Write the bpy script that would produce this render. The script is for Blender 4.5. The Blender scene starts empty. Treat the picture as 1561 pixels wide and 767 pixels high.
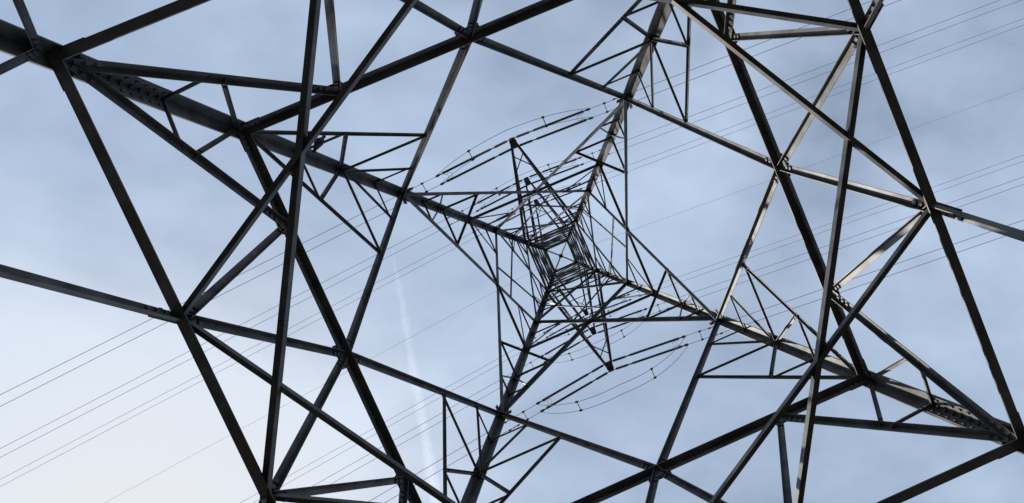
import bpy, bmesh, math, random
from mathutils import Vector as V, Matrix
random.seed(7)
R = math.radians
sc = bpy.context.scene
COL = sc.collection

# ------------------------------------------------------------------ camera
EYE = 1.6                                   # eye height above the grass
F, SX, SY = 700.0, 103.77, 31.675           # focal length and lens shift, photo pixels (1561 wide)
EX, EY, AX, AY = -0.0786, -0.0509, 0.0369, -0.0438
Mx = Matrix(((1, 0, 0), (0, math.cos(AX), -math.sin(AX)), (0, math.sin(AX), math.cos(AX))))
My = Matrix(((math.cos(AY), 0, math.sin(AY)), (0, 1, 0), (-math.sin(AY), 0, math.cos(AY))))
MC = Mx @ My                                # world (x right, y down the picture, z up) -> lens
cam_d = bpy.data.cameras.new('camera')
cam = bpy.data.objects.new('camera', cam_d)
COL.objects.link(cam)
rows = [V(MC[0]), -V(MC[1]), -V(MC[2])]
cam.matrix_world = Matrix.Translation((EX, EY, EYE)) @ Matrix(rows).transposed().to_4x4()
cam_d.sensor_width = 36.0
cam_d.lens = F / 1561 * 36.0
cam_d.shift_x = -SX / 1561
cam_d.shift_y = SY / 1561
cam_d.clip_start = 0.05
cam_d.clip_end = 20000
sc.camera = cam

# ------------------------------------------------------------------ light, sky, exposure
SUN_EL = R(39)
SUN_AZ = math.atan2(0.59, -0.80)           # world angle of the sun's ground direction
sun_dir = V((math.cos(SUN_EL) * math.cos(SUN_AZ), math.cos(SUN_EL) * math.sin(SUN_AZ), math.sin(SUN_EL)))
sun_d = bpy.data.lights.new('sun', 'SUN')
sun_d.energy = 5.0
sun_d.angle = R(0.6)
sun_d.color = (1.0, 0.955, 0.88)
sun = bpy.data.objects.new('sun', sun_d)
COL.objects.link(sun)
sun.rotation_euler = sun_dir.to_track_quat('Z', 'Y').to_euler()
sun.location = (-40, 16, 40)

world = bpy.data.worlds.new('World')
sc.world = world
world.use_nodes = True
nt = world.node_tree
N, L = nt.nodes, nt.links
bg = N['Background']
SKY_STRENGTH = 0.10
bg.inputs['Strength'].default_value = SKY_STRENGTH


def wn(t, **kw):
    n = N.new(t)
    for k, v in kw.items():
        setattr(n, k, v)
    return n


sky = wn('ShaderNodeTexSky', sky_type='NISHITA')
sky.sun_disc = False
sky.sun_elevation = SUN_EL
sky.sun_rotation = math.atan2(sun_dir.x, sun_dir.y)
sky.altitude = 100
sky.air_density = 1.0
sky.dust_density = 0.4
sky.ozone_density = 1.0
tc = wn('ShaderNodeTexCoord')


def wmath(op, a=None, b=None, c=None, clamp=False):
    n = wn('ShaderNodeMath', operation=op)
    n.use_clamp = clamp
    for i, v in enumerate((a, b, c)):
        if v is None:
            continue
        if hasattr(v, 'is_output'):
            L.new(v, n.inputs[i])
        else:
            n.inputs[i].default_value = v
    return n.outputs[0]


# thin high cloud: a sheet far overhead, so the view direction is divided by its height
sep = wn('ShaderNodeSeparateXYZ')
L.new(tc.outputs['Generated'], sep.inputs[0])
zc = wmath('MAXIMUM', sep.outputs[2], 0.12)
cmb = wn('ShaderNodeCombineXYZ')
L.new(wmath('DIVIDE', sep.outputs[0], zc), cmb.inputs[0])
L.new(wmath('DIVIDE', sep.outputs[1], zc), cmb.inputs[1])
mp = wn('ShaderNodeMapping')
mp.inputs['Rotation'].default_value = (0, 0, R(-35))
mp.inputs['Scale'].default_value = (1.0, 1.5, 1.0)
mp.inputs['Location'].default_value = (14.4062, 4.7527, 0)
L.new(cmb.outputs[0], mp.inputs['Vector'])
n1 = wn('ShaderNodeTexNoise')
n1.inputs['Scale'].default_value = 1.0
n1.inputs['Detail'].default_value = 5
n1.inputs['Roughness'].default_value = 0.5
n1.inputs['Distortion'].default_value = 0.4
L.new(mp.outputs[0], n1.inputs['Vector'])
n2 = wn('ShaderNodeTexNoise')
n2.inputs['Scale'].default_value = 4.5
n2.inputs['Detail'].default_value = 9
L.new(mp.outputs[0], n2.inputs['Vector'])
cloud = wmath('ADD', wmath('MULTIPLY', n1.outputs[0], 0.72), wmath('MULTIPLY', n2.outputs[0], 0.28))
cloud = wmath('MULTIPLY', wmath('SUBTRACT', cloud, 0.30), 2.6, clamp=True)
# how near to the sun: thin cloud scatters its light forward
dot = wn('ShaderNodeVectorMath', operation='DOT_PRODUCT')
L.new(tc.outputs['Generated'], dot.inputs[0])
dot.inputs[1].default_value = sun_dir
near = wmath('MAXIMUM', dot.outputs['Value'], 0.0)
glow = wmath('POWER', near, 9.5)
broad = wmath('MULTIPLY_ADD', dot.outputs['Value'], 0.5, 0.5, clamp=True)
cl_amount = wmath('ADD', wmath('MULTIPLY_ADD', cloud, 0.58, 0.12),
                  wmath('MULTIPLY_ADD', glow, 0.64, wmath('MULTIPLY', broad, 0.16)), clamp=True)
veil = wn('ShaderNodeMix', data_type='RGBA')
L.new(glow, veil.inputs['Factor'])
veil.inputs['A'].default_value = (6.3, 7.7, 9.8, 1)
veil.inputs['B'].default_value = (8.2, 8.4, 8.75, 1)
mix = wn('ShaderNodeMix', data_type='RGBA')
L.new(cl_amount, mix.inputs['Factor'])
L.new(sky.outputs[0], mix.inputs['A'])
L.new(veil.outputs['Result'], mix.inputs['B'])
L.new(mix.outputs['Result'], bg.inputs['Color'])

sc.view_settings.view_transform = 'Standard'
sc.view_settings.look = 'None'
sc.view_settings.gamma = 1.0
sc.view_settings.use_curve_mapping = False
sc.view_settings.exposure = 0.0
sc.cycles.volume_bounces = 0
sc.cycles.max_bounces = 6


# ------------------------------------------------------------------ materials
def mat(name, col, rough=0.6, metal=0.0, var=0.25, scale=6.0, rust=None, bump=0.0, spec=0.5):
    m = bpy.data.materials.new(name)
    m.use_nodes = True
    t = m.node_tree
    b = t.nodes['Principled BSDF']
    b.inputs['Roughness'].default_value = rough
    b.inputs['Metallic'].default_value = metal
    b.inputs['Specular IOR Level'].default_value = spec
    g = t.nodes.new('ShaderNodeNewGeometry')
    nz = t.nodes.new('ShaderNodeTexNoise')
    nz.inputs['Scale'].default_value = scale
    nz.inputs['Detail'].default_value = 6
    t.links.new(g.outputs['Position'], nz.inputs['Vector'])
    rp = t.nodes.new('ShaderNodeValToRGB')
    rp.color_ramp.elements[0].position = 0.3
    rp.color_ramp.elements[1].position = 0.7
    rp.color_ramp.elements[0].color = [c * (1 - var) for c in col] + [1]
    rp.color_ramp.elements[1].color = [c * (1 + var) for c in col] + [1]
    t.links.new(nz.outputs[0], rp.inputs[0])
    out = rp.outputs[0]
    if rust:
        n3 = t.nodes.new('ShaderNodeTexNoise')
        n3.inputs['Scale'].default_value = 1.7
        n3.inputs['Detail'].default_value = 8
        n3.inputs['Roughness'].default_value = 0.65
        t.links.new(g.outputs['Position'], n3.inputs['Vector'])
        r2 = t.nodes.new('ShaderNodeValToRGB')
        r2.color_ramp.elements[0].position = 0.52
        r2.color_ramp.elements[1].position = 0.72
        t.links.new(n3.outputs[0], r2.inputs[0])
        mx = t.nodes.new('ShaderNodeMix')
        mx.data_type = 'RGBA'
        t.links.new(r2.outputs[0], mx.inputs['Factor'])
        t.links.new(out, mx.inputs['A'])
        mx.inputs['B'].default_value = list(rust) + [1]
        out = mx.outputs['Result']
    t.links.new(out, b.inputs['Base Color'])
    if bump:
        bp = t.nodes.new('ShaderNodeBump')
        bp.inputs['Strength'].default_value = bump
        bp.inputs['Distance'].default_value = 0.02
        t.links.new(nz.outputs[0], bp.inputs['Height'])
        t.links.new(bp.outputs[0], b.inputs['Normal'])
    return m


STEEL = mat('weathered_steel', (0.098, 0.097, 0.097), 0.5, 0.35, 0.45, 5.0, rust=(0.085, 0.066, 0.052), spec=0.3)
BOLT = mat('bolt_steel', (0.10, 0.09, 0.085), 0.55, 0.4, 0.3, 30.0)
WIRE = mat('aluminium_wire', (0.42, 0.42, 0.43), 0.5, 0.6, 0.1, 20.0)
GLASS = mat('insulator_glaze', (0.05, 0.04, 0.037), 0.5, 0.0, 0.2, 20.0, spec=0.3)
FITTING = mat('forged_fitting', (0.09, 0.09, 0.09), 0.65, 0.3, 0.2, 20.0)
GRASS = mat('meadow_grass', (0.028, 0.028, 0.022), 0.95, 0.0, 0.5, 0.9, bump=0.6)
FEATHER = mat('dark_feathers', (0.025, 0.024, 0.028), 0.7, 0.0, 0.3, 40.0)


# ------------------------------------------------------------------ helpers
def link(name, bm, m, parent=None, smooth=False):
    me = bpy.data.meshes.new(name)
    bmesh.ops.recalc_face_normals(bm, faces=bm.faces[:])
    bm.to_mesh(me)
    bm.free()
    if m:
        me.materials.append(m)
    if smooth:
        for p in me.polygons:
            p.use_smooth = True
    o = bpy.data.objects.new(name, me)
    COL.objects.link(o)
    if parent:
        o.parent = parent
        o.matrix_parent_inverse = parent.matrix_world.inverted()
    return o


def tag(o, label, cat, group=None, kind=None):
    o['label'] = label
    o['category'] = cat
    if group:
        o['group'] = group
    if kind:
        o['kind'] = kind
    return o


def empty(name, loc=(0, 0, 0)):
    o = bpy.data.objects.new(name, None)
    COL.objects.link(o)
    o.location = loc
    o.empty_display_size = 0.3
    o.matrix_world = Matrix.Translation(loc)
    return o


def prism(bm, p1, p2, prof, s, n):
    """extrude a closed 2-D profile (in axes s, n) from p1 to p2"""
    a = [bm.verts.new(p1 + s * x + n * y) for x, y in prof]
    b = [bm.verts.new(p2 + s * x + n * y) for x, y in prof]
    k = len(prof)
    for i in range(k):
        bm.faces.new((a[i], a[(i + 1) % k], b[(i + 1) % k], b[i]))
    bm.faces.new(a[::-1])
    bm.faces.new(b)


_off = [0]


def angle_bar(bm, p1, p2, w, n, t=None, flip=1, ext=0.0, off=None, leg2=0.72, bolts=False):
    """an L-section bar: one flange lies in the face (normal n), the other stands along n"""
    p1, p2 = V(p1), V(p2)
    e = (p2 - p1).normalized()
    p1, p2 = p1 - e * ext, p2 + e * ext
    n = (n - e * n.dot(e)).normalized()
    s = e.cross(n) * flip
    t = t or max(0.006, w * 0.1)
    _off[0] = (_off[0] + 7) % 23
    o = (0.004 + _off[0] * 0.0017) if off is None else off
    q = n * o - s * (w * 0.5)
    v = w * leg2
    prof = [(0, 0), (w, 0), (w, t), (t, t), (t, v), (0, v)]
    ln = (p2 - p1).length
    if not bolts or w < 0.045 or ln < 0.5:
        prism(bm, p1 + q, p2 + q, prof, s, n)
        return
    # bolt heads near both ends, raised out of the inner face of the flange
    hb = min(0.016, w * 0.2)
    prof = [(0, 0), (w, 0), (w, t), (.56 * w + hb, t), (.56 * w - hb, t), (t, t), (t, v), (0, v)]
    sts = [(0, 0), (ln, 0)]
    ds = (0.13, 0.20, 0.27) if w > 0.08 else (0.10, 0.16)
    for d in [x for x in ds] + [ln - x for x in ds]:
        sts += [(d - hb - .001, 0), (d - hb, 1), (d + hb, 1), (d + hb + .001, 0)]
    sts.sort()
    rings = []
    for d, up_ in sts:
        rings.append([bm.verts.new(p1 + q + e * d + s * x + n * (y + (hb * 1.1 if up_ and i in (3, 4) else 0)))
                      for i, (x, y) in enumerate(prof)])
    for a, b in zip(rings, rings[1:]):
        for i in range(8):
            bm.faces.new((a[i], a[(i + 1) % 8], b[(i + 1) % 8], b[i]))
    bm.faces.new(rings[0][::-1])
    bm.faces.new(rings[-1])


def bar(name, p1, p2, w, n, parent, **kw):
    bm = bmesh.new()
    angle_bar(bm, p1, p2, w, n, bolts=max(p1.z, p2.z) < 19, **kw)
    return link(name, bm, STEEL, parent)


def tube(bm, pts, r, seg=8, caps=True):
    """sweep a circle along pts; r a number or a list of radii"""
    pts = [V(p) for p in pts]
    rr = r if isinstance(r, (list, tuple)) else [r] * len(pts)
    rings = []
    up = V((0.13, 0.21, 1)).normalized()
    for i, p in enumerate(pts):
        d = (pts[min(i + 1, len(pts) - 1)] - pts[max(i - 1, 0)]).normalized()
        s = d.cross(up)
        if s.length < 0.15:
            s = d.cross(V((1, 0, 0)))
        s.normalize()
        u = s.cross(d)
        rings.append([bm.verts.new(p + (s * math.cos(2 * math.pi * k / seg) + u * math.sin(2 * math.pi * k / seg)) * rr[i])
                      for k in range(seg)])
    for a, b in zip(rings, rings[1:]):
        for k in range(seg):
            bm.faces.new((a[k], a[(k + 1) % seg], b[(k + 1) % seg], b[k]))
    if caps:
        bm.faces.new(rings[0][::-1])
        bm.faces.new(rings[-1])


def box(bm, c, ax, ay, az):
    """box with centre c and half-axes"""
    vs = [bm.verts.new(c + ax * i + ay * j + az * k) for i in (-1, 1) for j in (-1, 1) for k in (-1, 1)]
    for f in ((0, 1, 3, 2), (4, 6, 7, 5), (0, 4, 5, 1), (2, 3, 7, 6), (0, 2, 6, 4), (1, 5, 7, 3)):
        bm.faces.new([vs[i] for i in f])


def bolted_plate(bm, c, n, s, u, w, h, th, nx, ny, head):
    """plate in the plane s, u whose bolt heads are raised out of the same mesh, nx by ny of them"""
    n, s, u = n.normalized(), s.normalized(), u.normalized()
    xs = [-w + 2 * w * i / nx for i in range(nx + 1)]
    ys = [-h + 2 * h * j / ny for j in range(ny + 1)]
    top = [[bm.verts.new(c + s * x + u * y + n * th) for y in ys] for x in xs]
    cells = [bm.faces.new((top[i][j], top[i + 1][j], top[i + 1][j + 1], top[i][j + 1])) for i in range(nx) for j in range(ny)]
    rim = [top[i][0] for i in range(nx)] + [top[nx][j] for j in range(ny)] + \
          [top[i][ny] for i in range(nx, 0, -1)] + [top[0][j] for j in range(ny, 0, -1)]
    low = [bm.verts.new(v.co - n * th) for v in rim]
    k = len(rim)
    for i in range(k):
        bm.faces.new((rim[i], rim[(i + 1) % k], low[(i + 1) % k], low[i]))
    bm.faces.new(low)
    for fc in cells:
        m = fc.calc_center_median()
        vs = list(fc.verts)
        bm.faces.remove(fc)
        base = [bm.verts.new(m + (s * x + u * y) * head) for x, y in ((-1, -1), (1, -1), (1, 1), (-1, 1))]
        # match each corner with its nearest inner corner
        inner = []
        for v in vs:
            d = v.co - m
            sx, sy = (1 if d.dot(s) > 0 else -1), (1 if d.dot(u) > 0 else -1)
            inner.append(base[{(-1, -1): 0, (1, -1): 1, (1, 1): 2, (-1, 1): 3}[(sx, sy)]])
        lid = [bm.verts.new(v.co + n * head * 1.3) for v in inner]
        for i in range(4):
            j = (i + 1) % 4
            bm.faces.new((vs[i], vs[j], inner[j], inner[i]))
            bm.faces.new((inner[i], inner[j], lid[j], lid[i]))
        bm.faces.new(lid)


def from_photo(px, py, z):
    """world point at height z above the eye that the photograph shows at pixel px, py"""
    d = MC.transposed() @ V(((px - 780.5 - SX) / F, (py - 383.5 - SY) / F, 1.0))
    return V((EX, EY, EYE)) + d * (z / d.z)


# ------------------------------------------------------------------ ground
bm = bmesh.new()
ring_prev = None
ctr = bm.verts.new((0, 0, 0))
for rad in (3, 8, 20, 60, 200, 800, 4000, 12000):
    ring = [bm.verts.new((rad * math.cos(2 * math.pi * k / 48), rad * math.sin(2 * math.pi * k / 48), 0)) for k in range(48)]
    for k in range(48):
        if ring_prev is None:
            bm.faces.new((ctr, ring[k], ring[(k + 1) % 48]))
        else:
            bm.faces.new((ring_prev[k], ring[k], ring[(k + 1) % 48], ring_prev[(k + 1) % 48]))
    ring_prev = ring
g = link('ground', bm, GRASS)
g['kind'] = 'structure'

# ------------------------------------------------------------------ the pylon
R0, TAPER = 5.5, 0.19                        # half-diagonal at eye height, taper of the legs
AZ = 0.3786
ANG = {'A': math.pi + AZ, 'B': -math.pi / 2 + AZ, 'C': AZ, 'D': math.pi / 2 + AZ}
FACES = ['AB', 'BC', 'CD', 'DA']
Z_G, Z_L, Z_0, Z_1, Z_2, Z_W = -EYE, 4.1531, 5.9187, 9.7523, 15.8945, 19.9711
Z_TOP, R_TOP = 34.5, 1.24
R_W = R0 - TAPER * Z_W


def rad(z):
    if z <= Z_W:
        return R0 - TAPER * z
    return R_W + (R_TOP - R_W) * (z - Z_W) / (Z_TOP - Z_W)


def P(c, z):
    r = rad(z)
    return V((r * math.cos(ANG[c]), r * math.sin(ANG[c]), z + EYE))


_r1, _r2 = rad(Z_1), rad(Z_2)
Z_X = Z_1 + (Z_2 - Z_1) * _r1 / (_r1 + _r2)  # where the big crosses meet
_r1, _r2 = rad(Z_2), rad(Z_W)
Z_X2 = Z_2 + (Z_W - Z_2) * _r1 / (_r1 + _r2)


def inward(face, z=5):
    a, b = face
    m = (P(a, z) + P(b, z)) * 0.5
    m2 = (P(a, z + 4) + P(b, z + 4)) * 0.5
    e = (P(b, z) - P(a, z)).normalized()
    n = e.cross((m2 - m).normalized())
    if n.dot(V((0, 0, m.z)) - m) < 0:
        n = -n
    return n.normalized()


pylon = empty('lattice_pylon')
tag(pylon, 'dark steel lattice electricity pylon seen from inside its base looking up to its tip', 'pylon')

# legs: big L-sections, heel outward, with cover plates and bolts at the splice
LEGW, LEGT = 0.165, 0.018
for c in 'ABCD':
    i = 'ABCD'.index(c)
    nb = ('DABC'[i], 'BCDA'[i])
    bm = bmesh.new()
    prevs = []
    stations = [(Z_G - 0.2, LEGW), (Z_1, LEGW), (Z_W, 0.17), (Z_TOP, 0.135)]
    for z, w in stations:
        o = P(c, z)
        d1 = (P(nb[0], z) - o).normalized()
        d2 = (P(nb[1], z) - o).normalized()
        o = o - (d1 + d2) * (w * 0.10)
        t = LEGT
        prevs.append([bm.verts.new(o + d1 * x + d2 * y) for x, y in
                      ((0, 0), (w, 0), (w, t), (t, t), (t, w), (0, w))])
    for a, b in zip(prevs, prevs[1:]):
        for k in range(6):
            bm.faces.new((a[k], a[(k + 1) % 6], b[(k + 1) % 6], b[k]))
    bm.faces.new(prevs[0][::-1])
    bm.faces.new(prevs[-1])
    leg = link('leg', bm, STEEL, pylon)
    # splice: an inner cover plate on each flange with two rows of bolt heads
    z1, z2 = Z_L + 0.10, Z_L + 0.86
    for a, b in ((nb[0], nb[1]), (nb[1], nb[0])):
        pa, pb = P(c, z1), P(c, z2)
        u = (pb - pa).normalized()
        da = (P(a, z1) - pa).normalized()
        db = (P(b, z1) - pa).normalized()
        da = (da - u * da.dot(u)).normalized()
        db = (db - u * db.dot(u)).normalized()
        base = -(da + db) * (LEGW * 0.10)
        bm = bmesh.new()
        bolted_plate(bm, (pa + pb) * 0.5 + base + da * (LEGW * 0.56) + db * (LEGT + 0.002), db, da, u,
                     LEGW * 0.40, (pb - pa).length / 2, 0.014, 2, 9, 0.012)
        link('splice_plate', bm, STEEL, leg)


def gusset(c, n, u, w, h, parent, off):
    bm = bmesh.new()
    bolted_plate(bm, c + n * off, n, u.cross(n), u, w, h, 0.008, 3, 2, 0.013)
    return link('gusset_plate', bm, STEEL, parent)


QN, QR = 0.3682, 0.2121
nodeN = {}
mid = lambda a, b: (a + b) * 0.5
H, D_, S_ = 'horizontal_beam', 'diagonal_brace', 'secondary_brace'
for f in FACES:
    a, b = f
    n = inward(f)
    A_, B_ = P(a, Z_L), P(b, Z_L)
    A0, B0 = P(a, Z_0), P(b, Z_0)
    A1, B1 = P(a, Z_1), P(b, Z_1)
    AX_, BX_ = P(a, Z_X), P(b, Z_X)
    A2, B2 = P(a, Z_2), P(b, Z_2)
    AW, BW = P(a, Z_W), P(b, Z_W)
    bar(H, A_, B_, 0.102, n, pylon, off=0.010, leg2=1.05)
    bar(H, A0, B0, 0.098, n, pylon, off=0.012, flip=-1, leg2=1.0)
    bar(H, AX_, BX_, 0.11, n, pylon, off=0.013)
    P0 = mid(A0, B0)
    X = mid(AX_, BX_)
    up = (mid(A0, B0) - mid(A_, B_)).normalized()
    gusset(P0, n, up, 0.16, 0.11, pylon, 0.0015)
    gusset(X, n, up, 0.13, 0.10, pylon, 0.0015)
    for side in (0, 1):
        a_, a0, b0, a1, b1, ax, a2, b2, aw, bw = ((A_, A0, B0, A1, B1, AX_, A2, B2, AW, BW) if side == 0 else
                                                  (B_, B0, A0, B1, A1, BX_, B2, A2, BW, AW))
        c = a if side == 0 else b
        oc = b if side == 0 else a
        fl = 1 if side == 0 else -1
        t = QN if side == 0 else 1 - QN
        Nn = A_.lerp(B_, t)
        nodeN[c + oc] = Nn
        t = QR if side == 0 else 1 - QR
        Rn = A0.lerp(B0, t)
        foot = P(c, Z_G)
        bar(D_, foot, Nn, 0.09, n, pylon, flip=fl)
        bar(D_, a_, Rn, 0.09, n, pylon, flip=-fl)
        bar(D_, Nn, Rn, 0.075, n, pylon, flip=fl)
        bar(D_, Nn, P0, 0.080, n, pylon, flip=-fl)
        fd = (foot - Nn).normalized()
        gusset(Nn + fd * 0.10, n, fd, 0.052, 0.15, pylon, 0.0015)
        gusset(Rn, n, up, 0.11, 0.09, pylon, 0.0015)
        # below the lower frame: a stub from the leg to the foot brace
        bar(S_, P(c, 4.07), foot.lerp(Nn, 0.69), 0.055, n, pylon, flip=fl)
        lm = mid(a_, a0)
        T = mid(a_, Rn)
        bar(S_, T, a0, 0.052, n, pylon, flip=fl)
        bar(S_, T - (Rn - a_) * 0.03, lm, 0.052, n, pylon, flip=-fl)
        # inverted frames: leg to the middle of the upper frame
        bar(D_, P0, a1, 0.092, n, pylon, flip=fl)
        M = mid(a0, a1)
        K = mid(P0, a1)
        Lp = mid(K, a0)
        K2 = mid(K, a1)
        bar(S_, K, a0, 0.05, n, pylon, flip=fl)
        bar(S_, K, M, 0.062, n, pylon, flip=-fl)
        bar(S_, Lp, M, 0.052, n, pylon, flip=fl)
        bar(S_, Lp, mid(a0, M), 0.052, n, pylon, flip=-fl)
        if f + c == 'ABA':
            perch = (Lp.copy(), mid(a0, M))
        bar(S_, K2, M, 0.042, n, pylon, flip=fl)
        bar(S_, K2, mid(a1, M), 0.042, n, pylon, flip=-fl)
        # the big crosses
        bar(D_, a1, b2, 0.11, n, pylon, flip=-fl if f == 'CD' else fl)
        K3 = mid(a1, X)
        M3 = mid(a1, ax)
        Kq = mid(a1, K3)
        bar(S_, K3, M3, 0.055, n, pylon, flip=fl)
        bar('lattice_strut', Kq, M3, 0.042, n, pylon, flip=-fl)
        bar('lattice_strut', Kq, mid(a1, M3), 0.042, n, pylon, flip=fl)
        K4 = mid(X, a2)
        bar('lattice_strut', K4, mid(ax, a2), 0.05, n, pylon, flip=fl)
        bar('lattice_strut', K4, ax, 0.05, n, pylon, flip=-fl)
        K5 = X.lerp(b2, 0.30)
        bar('lattice_strut', K5, mid(a2, aw), 0.05, n, pylon, flip=fl)
        # crosses below the waist
        bar(D_, a2, bw, 0.092, n, pylon, flip=-fl if f == 'CD' else fl)
        X2 = mid(P(c, Z_X2), P(oc, Z_X2))
        px2 = P(c, Z_X2)
        bar('lattice_strut', mid(a2, X2), mid(a2, px2), 0.052, n, pylon, flip=fl)
        bar('lattice_strut', mid(a2, X2), px2, 0.052, n, pylon, flip=-fl)
        bar('lattice_strut', mid(aw, X2), px2, 0.052, n, pylon, flip=fl)
        bar('lattice_strut', mid(aw, X2), mid(aw, px2), 0.052, n, pylon, flip=-fl)
        hd_ = (b0 - a0).normalized()
        for q, ww, hh in ((a_, 0.10, 0.052), (a0, 0.09, 0.05), (a1, 0.05, 0.06)):
            gusset(q + hd_ * (LEGW + ww * 0.75), n, up, ww, hh, pylon, 0.0012)
    bar(H, AW, BW, 0.10, n, pylon, off=0.011)
    bar(H, P(a, Z_X2), P(b, Z_X2), 0.07, n, pylon, off=0.016)

# hip braces across each corner inside the big crosses
for i, c in enumerate('ABCD'):
    l_, r_ = 'DABC'[i], 'BCDA'[i]
    ks = []
    for oc in (l_, r_):
        X = mid(P(c, Z_X), P(oc, Z_X))
        ks.append(mid(P(c, Z_1), X))
    bar('plan_brace', ks[0], ks[1], 0.06, V((0, 0, -1)), pylon, off=-0.02)

# plan bracing of the lower frame: every node is tied to two nodes of the neighbouring faces
pairs = []
for i, c in enumerate('ABCD'):
    l_, r_ = 'DABC'[i], 'BCDA'[i]
    pairs.append((c + l_, r_ + c))           # node near c on face l-c  to the far node of face c-r
    pairs.append((c + r_, l_ + c))
wide = {('AB', 'DA'): 0.09, ('CD', 'BC'): 0.085}
for k, (p, q) in enumerate(pairs):
    dz = 0.008 * k
    bar('plan_brace', nodeN[p], nodeN[q], wide.get((p, q), 0.072), V((0, 0, -1)), pylon, off=0.016 - dz,
        flip=1 if k % 2 else -1)

# the slender upper body
levels = [Z_W, 22.0, 24.0, 26.0, 27.9, 30.0, 32.0, 33.2, Z_TOP]
for f in FACES:
    a, b = f
    n = inward(f, 24)
    for k, (z1, z2) in enumerate(zip(levels, levels[1:])):
        bar('lacing_bar', P(a, z1), P(b, z2), 0.084, n, pylon, flip=1)
        bar('lacing_bar', P(b, z1), P(a, z2), 0.084, n, pylon, flip=-1)
        if z2 in (22.0, 26.0, 27.9, 32.0, 33.2, Z_TOP):
            bar(H, P(a, z2), P(b, z2), 0.08, n, pylon, off=0.009)
# earth-wire peak
apex = V((0, 0, 39.3 + EYE))
bm = bmesh.new()
for c in 'ABCD':
    angle_bar(bm, P(c, Z_TOP), apex, 0.11, (V((0, 0, Z_TOP + EYE)) - P(c, Z_TOP)).normalized(), off=0.002)
box(bm, apex, V((0.16, 0, 0)), V((0, 0.16, 0)), V((0, 0, 0.05)))
peak = link('earth_wire_peak', bm, STEEL, pylon)

# ------------------------------------------------------------------ crossarms
# (photo pixel of the tip, height above the eye, top-chord height)
ARMS = {('AB', 0): (783, 219, Z_W, 22.0), ('AB', 1): (804, 277, 26.0, 27.9), ('AB', 2): (818, 309, 32.0, 33.2),
        ('CD', 0): (929, 558, Z_W, 22.0), ('CD', 1): (904, 504, 26.0, 27.9), ('CD', 2): (893, 476, 32.0, 33.2)}
tips = {}
for (f, lv), (px, py, z, zt) in ARMS.items():
    a, b = f
    tip = from_photo(px, py, z)
    tips[(f, lv)] = tip
    out = V((tip.x, tip.y, 0)).normalized()
    ac = V((-out.y, out.x, 0))
    w = 0.11 if lv == 0 else 0.095
    bm = bmesh.new()
    da, db = P(a, z), P(b, z)
    ua, ub = P(a, zt), P(b, zt)
    if (da - tip).dot(ac) < 0:
        ac = -ac
    ta, tb = tip + ac * 0.10, tip - ac * 0.10
    angle_bar(bm, da, ta, w, V((0, 0, 1)), flip=1, off=0.0)
    angle_bar(bm, db, tb, w, V((0, 0, 1)), flip=-1, off=0.002)
    angle_bar(bm, ua, ta + V((0, 0, 0.06)), w * 0.8, V((0, 0, -1)), flip=1, off=0.0)
    angle_bar(bm, ub, tb + V((0, 0, 0.06)), w * 0.8, V((0, 0, -1)), flip=-1, off=0.002)
    arm = link('crossarm', bm, STEEL, pylon)
    bm = bmesh.new()
    pts = [(-0.15, -0.16), (0.15, -0.16), (0.16, 0.10), (0.11, 0.24), (-0.11, 0.24), (-0.16, 0.10)]
    prism(bm, tip - V((0, 0, 0.016)), tip + V((0, 0, 0.003)) - V((0, 0, 0.007)), pts, ac, out)
    for s in (-1, 1):
        box(bm, tip + out * 0.19 * s + V((0, 0, -0.09)), out * 0.035, ac * 0.10, V((0, 0, 0.07)))
    link('tip_plate', bm, STEEL, arm)
    # bracing in the bottom plane and in the two sides
    for t1, t2 in ((0.42, 0.42), (0.70, 0.88), (0.88, 0.70)):
        bar('arm_brace', da.lerp(ta, t1), db.lerp(tb, t2), 0.045, V((0, 0, 1)), arm, off=0.02 + t1 * 0.02)
    for (d, u, t_) in ((da, ua, ta), (db, ub, tb)):
        tt = t_ + V((0, 0, 0.06))
        nn = ac
        st = (0.0, 0.3, 0.55, 0.78)
        for k, (q1, q2) in enumerate(zip(st, st[1:])):
            bar('arm_brace', d.lerp(t_, q2), u.lerp(tt, q1), 0.045, nn, arm, off=0.006 + k * 0.004)
            bar('arm_brace', d.lerp(t_, q2), u.lerp(tt, q2), 0.04, nn, arm, off=-0.008 - k * 0.004)

# ------------------------------------------------------------------ insulators, conductors, jumpers
AZ_R, AZ_L = R(-19.9), R(180 - 28.4)
DIRS = {'right': V((math.cos(AZ_R), math.sin(AZ_R), 0)), 'left': V((math.cos(AZ_L), math.sin(AZ_L), 0))}
SPAN, DROP = 330.0, 0.10
LEVEL = ['outermost', 'middle', 'innermost']
SIDE = {'AB': 'above', 'CD': 'below'}
WAY = {'right': 'right', 'left': 'left'}
STR = [3.55, 3.3, 3.3]


def wire_pt(p0, u, t, drop=DROP):
    return p0 + u * t + V((0, 0, -drop * t + drop / SPAN * t * t))


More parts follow.
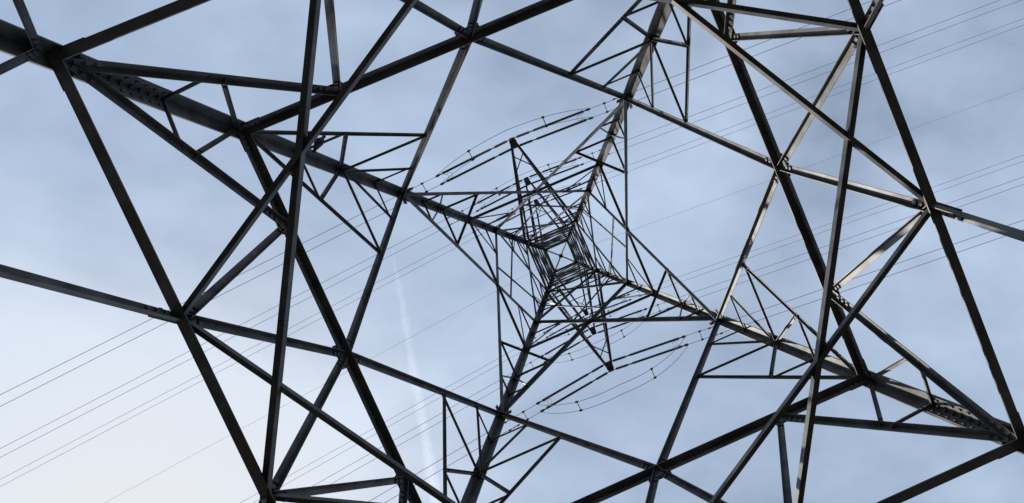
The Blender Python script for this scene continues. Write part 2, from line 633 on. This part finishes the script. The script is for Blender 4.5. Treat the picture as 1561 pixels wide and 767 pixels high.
ends = {}
for (f, lv), tip in tips.items():
    out = V((tip.x, tip.y, 0)).normalized()
    for way, u in DIRS.items():
        lat = V((-u.y, u.x, 0))
        if lat.dot(out) < 0:
            lat = -lat
        hang = tip + V((0, 0, -0.10))
        dirn = (u + V((0, 0, -DROP))).normalized()
        upn = lat.cross(dirn)
        if upn.z < 0:
            upn = -upn
        ln = STR[lv]
        root = empty('insulator_set', hang)
        tag(root, f'twin insulator strings stretching {WAY[way]} from the {LEVEL[lv]} crossarm tip {SIDE[f]} the tower centre',
            'insulator', 'insulator strings at the crossarm tips')
        half = 0.19
        for s in (1, -1):
            o = hang + lat * (s * half + 0.0)
            bm = bmesh.new()
            # tail link, short string, link, long string: sheds on a rod
            tube(bm, [o, o + dirn * 0.25], 0.02, 6)
            segs = [(0.22, 0.80), (0.98, ln - 0.30)]
            for q0, q1 in segs:
                nshed = max(3, int((q1 - q0) / 0.075))
                pts, rr = [], []
                for k in range(nshed):
                    q = q0 + (q1 - q0) * k / nshed
                    st = (q1 - q0) / nshed
                    pts += [o + dirn * q, o + dirn * (q + st * .40), o + dirn * (q + st * .55), o + dirn * (q + st * .9)]
                    rr += [0.042, 0.045, 0.070, 0.044]
                tube(bm, pts, rr, 10)
            link('disc_string', bm, GLASS, root, smooth=False)
            bm = bmesh.new()
            tube(bm, [o + dirn * 0.80, o + dirn * 0.98], 0.03, 6)
            tube(bm, [o + dirn * (ln - 0.30), o + dirn * ln], [0.026, 0.03], 8)
            tube(bm, [o + dirn * (ln - 0.18), o + dirn * (ln - 0.02)], 0.052, 8)
            link('end_fitting', bm, FITTING, root)
        bm = bmesh.new()
        e = hang + dirn * (ln - 0.12)
        # arcing horns: thin rods looping between the two live ends
        for q in (0.0, 0.16):
            b0 = e - dirn * (0.1 + q)
            tube(bm, [b0 + lat * 0.19, b0 + lat * 0.08 - dirn * 0.26 + upn * 0.05,
                      b0 - lat * 0.08 - dirn * 0.26 + upn * 0.05, b0 - lat * 0.19], 0.009, 5)
        link('arcing_horn', bm, FITTING, root)
        # the twin conductor
        p_end = hang + dirn * ln
        ends[(f, lv, way)] = (p_end, lat)
        cr = empty('twin_conductor', p_end)
        tag(cr, f'pair of thin grey wires running {WAY[way]} from the {LEVEL[lv]} crossarm tip {SIDE[f]} centre',
            'power line', 'conductors strung from the pylon')
        d_eff = DROP
        ts = [0, 0.5, 1.2, 2.5, 4, 6, 9, 13, 18, 25, 35, 50, 70, 95, 120, 150, 180]
        for s in (1, -1):
            bm = bmesh.new()
            tube(bm, [wire_pt(p_end + lat * (s * half), u, t, d_eff) for t in ts], 0.011, 6)
            link('wire', bm, WIRE, cr)
            bm = bmesh.new()                 # vibration damper: two bells under the wire
            for t in (1.05, 1.45):
                c0 = wire_pt(p_end + lat * (s * half), u, t, d_eff) - V((0, 0, 0.05))
                tube(bm, [c0 - u * 0.07, c0 - u * 0.03, c0 + u * 0.05, c0 + u * 0.07], [0.02, 0.034, 0.034, 0.02], 8)
            c1 = wire_pt(p_end + lat * (s * half), u, 1.25, d_eff)
            tube(bm, [c1 - u * 0.25 - V((0, 0, .05)), c1 + u * 0.25 - V((0, 0, .03))], 0.008, 5)
            box(bm, c1 - V((0, 0, 0.02)), u * 0.03, lat * 0.018, V((0, 0, 0.035)))
            link('vibration_damper', bm, FITTING, cr)
        for t in (0.62, 42.0):
            bm = bmesh.new()
            c0 = wire_pt(p_end, u, t, d_eff)
            tube(bm, [c0 + lat * half, c0 - lat * half], 0.016, 6)
            for s in (1, -1):
                box(bm, c0 + lat * half * s, u * 0.06, lat * 0.03, V((0, 0, 0.035)))
            link('spacer', bm, FITTING, cr)

for (f, lv), tip in tips.items():
    (p1, l1), (p2, l2) = ends[(f, lv, 'left')], ends[(f, lv, 'right')]
    out = V((tip.x, tip.y, 0)).normalized()
    jr = empty('jumper_loop', tip + V((0, 0, -1.2)))
    tag(jr, f'slack twin jumper cable looping past the {LEVEL[lv]} crossarm tip {SIDE[f]} the tower centre', 'jumper cable',
        'jumper cables under the crossarm tips')
    sag = 1.05 if f == 'AB' else 1.75
    swing = 0.12 if f == 'AB' else 0.32
    ctrl = mid(p1, p2)
    pts = []
    for k in range(25):
        t = k / 24
        p = p1.lerp(p2, t)
        # follow the bend of the line at the tower as well as the sag
        bend = (tip - V((0, 0, 0.1)) - ctrl) * (1 - abs(2 * t - 1)) * 0.55
        q = 1 - abs(2 * t - 1) ** 2.4
        pts.append(p + V((bend.x, bend.y, 0)) + V((0, 0, -sag * q)) + out * (swing * q) + V((0, 0, -0.04)))
    for s in (1, -1):
        bm = bmesh.new()
        tube(bm, [p + (l1.lerp(l2, k / 24)) * (0.19 * s) for k, p in enumerate(pts)], 0.011, 6)
        link('wire', bm, WIRE, jr)
    for k in (6, 17):
        bm = bmesh.new()
        lat = l1.lerp(l2, k / 24)
        c0 = pts[k]
        d = (pts[k + 1] - pts[k - 1]).normalized()
        tube(bm, [c0 + lat * 0.2, c0 - lat * 0.2], 0.018, 6)
        for s in (1, -1):
            box(bm, c0 + lat * 0.19 * s, d * 0.06, lat * 0.032, d.cross(lat) * 0.035)
        link('spacer', bm, FITTING, jr)

for way, u in DIRS.items():
    bm = bmesh.new()
    tube(bm, [wire_pt(apex + V((0, 0, 0.0)), u, t, 0.075) for t in (0, 1, 3, 6, 10, 16, 25, 40, 60, 90, 130, 180)], 0.0085, 6)
    o = link('earth_wire', bm, WIRE)
    tag(o, f'single thin earth wire from the very tip of the pylon running {WAY[way]}', 'earth wire', 'earth wires at the tip')

# ------------------------------------------------------------------ the bird on its bar
pa, pb = perch
bar_z = mid(pa, pb).z
c = from_photo(481, 214.5, bar_z - EYE + 0.02)
hd = from_photo(482.5, 206, bar_z - EYE + 0.02)
tl = from_photo(476.5, 227, bar_z - EYE + 0.02)
d = hd - tl
d.z = 0
d.normalize()
lat = V((-d.y, d.x, 0))
up = V((0, 0, 1))
bm = bmesh.new()
# stations along the body: distance from perch, height, half-width, half-height
st = [(-0.172, 0.035, 0.020, 0.005), (-0.165, 0.036, 0.034, 0.008), (-0.11, 0.045, 0.030, 0.011), (-0.075, 0.058, 0.040, 0.026),
      (-0.03, 0.080, 0.060, 0.048), (0.02, 0.098, 0.066, 0.058), (0.055, 0.120, 0.054, 0.052), (0.078, 0.148, 0.032, 0.036),
      (0.092, 0.170, 0.028, 0.030), (0.112, 0.181, 0.030, 0.029), (0.130, 0.182, 0.022, 0.021), (0.139, 0.179, 0.008, 0.009),
      (0.150, 0.176, 0.006, 0.006), (0.162, 0.172, 0.002, 0.002)]
rings = []
for (x, z, w, h) in st:
    rings.append([bm.verts.new(c + d * x + up * z + lat * (0.8 * w * math.cos(k * math.pi / 6)) + up * (h * math.sin(k * math.pi / 6)))
                  for k in range(12)])
for r1, r2 in zip(rings, rings[1:]):
    for k in range(12):
        bm.faces.new((r1[k], r1[(k + 1) % 12], r2[(k + 1) % 12], r2[k]))
bm.faces.new(rings[0][::-1])
bm.faces.new(rings[-1])
for s in (1, -1):                            # legs and toes closed on the bar
    h0 = c + lat * 0.022 * s + up * 0.055
    h1 = c + lat * 0.022 * s + up * 0.006
    tube(bm, [h0, h1], [0.010, 0.004], 6)
    for q in (-1, 0, 1):
        tube(bm, [h1, h1 + d * 0.028 + lat * 0.012 * q, h1 + d * 0.034 + lat * 0.014 * q - up * 0.012], 0.003, 5)
    tube(bm, [h1, h1 - d * 0.022, h1 - d * 0.028 - up * 0.012], 0.003, 5)
bird = link('perched_bird', bm, FEATHER, smooth=True)
tag(bird, 'small dark bird perched on a thin brace beside the left leg of the pylon', 'bird')
for s in (1, -1):
    bm = bmesh.new()
    ws = [(0.06, 0.118, 0.006, 0.02, .045), (0.03, 0.108, 0.010, 0.036, .062), (-0.03, 0.088, 0.009, 0.034, .058),
          (-0.09, 0.064, 0.006, 0.02, .036), (-0.135, 0.05, 0.002, 0.006, .022)]
    rg = []
    for (x, z, w, h, y) in ws:
        rg.append([bm.verts.new(c + d * x + up * (z + h * math.sin(k * math.pi / 4)) + lat * s * (0.78 * y + w * math.cos(k * math.pi / 4)))
                   for k in range(8)])
    for r1, r2 in zip(rg, rg[1:]):
        for k in range(8):
            bm.faces.new((r1[k], r1[(k + 1) % 8], r2[(k + 1) % 8], r2[k]))
    bm.faces.new(rg[0][::-1])
    bm.faces.new(rg[-1])
    link('wing', bm, FEATHER, bird, smooth=True)

# ------------------------------------------------------------------ the vapour trail far above
vm = bpy.data.materials.new('trail_vapour')
vm.use_nodes = True
t = vm.node_tree
t.nodes.remove(t.nodes['Principled BSDF'])
pv = t.nodes.new('ShaderNodeVolumePrincipled')
pv.inputs['Color'].default_value = (0.95, 0.96, 1.0, 1)
pv.inputs['Density'].default_value = 0.0017
pv.inputs['Anisotropy'].default_value = 0.5
t.links.new(pv.outputs[0], t.nodes['Material Output'].inputs['Volume'])
ZT = 2000
line = [(598, 380), (606, 425), (616, 480), (626, 540), (637, 600), (648, 665), (660, 740), (675, 830), (692, 930)]
rad_px = [1.5, 4.5, 5.5, 6, 6.5, 7, 8, 9, 9]
trail = None
for name, k in (('vapour_trail', 1.15), ('trail_core', 0.5)):
    bm = bmesh.new()
    pts, rr = [], []
    for i in range(len(line) - 1):
        for j in range(6):
            q = j / 6
            px = line[i][0] * (1 - q) + line[i + 1][0] * q + random.uniform(-.7, .7)
            py = line[i][1] * (1 - q) + line[i + 1][1] * q
            pts.append(from_photo(px, py, ZT))
            rr.append(k * (rad_px[i] * (1 - q) + rad_px[i + 1] * q) * random.uniform(0.82, 1.18) * ZT / F)
    tube(bm, pts, rr, 16)
    o = link(name, bm, vm, trail)
    if trail is None:
        trail = o
        tag(o, 'faint white vapour trail left by an aircraft crossing the pale sky', 'vapour trail')
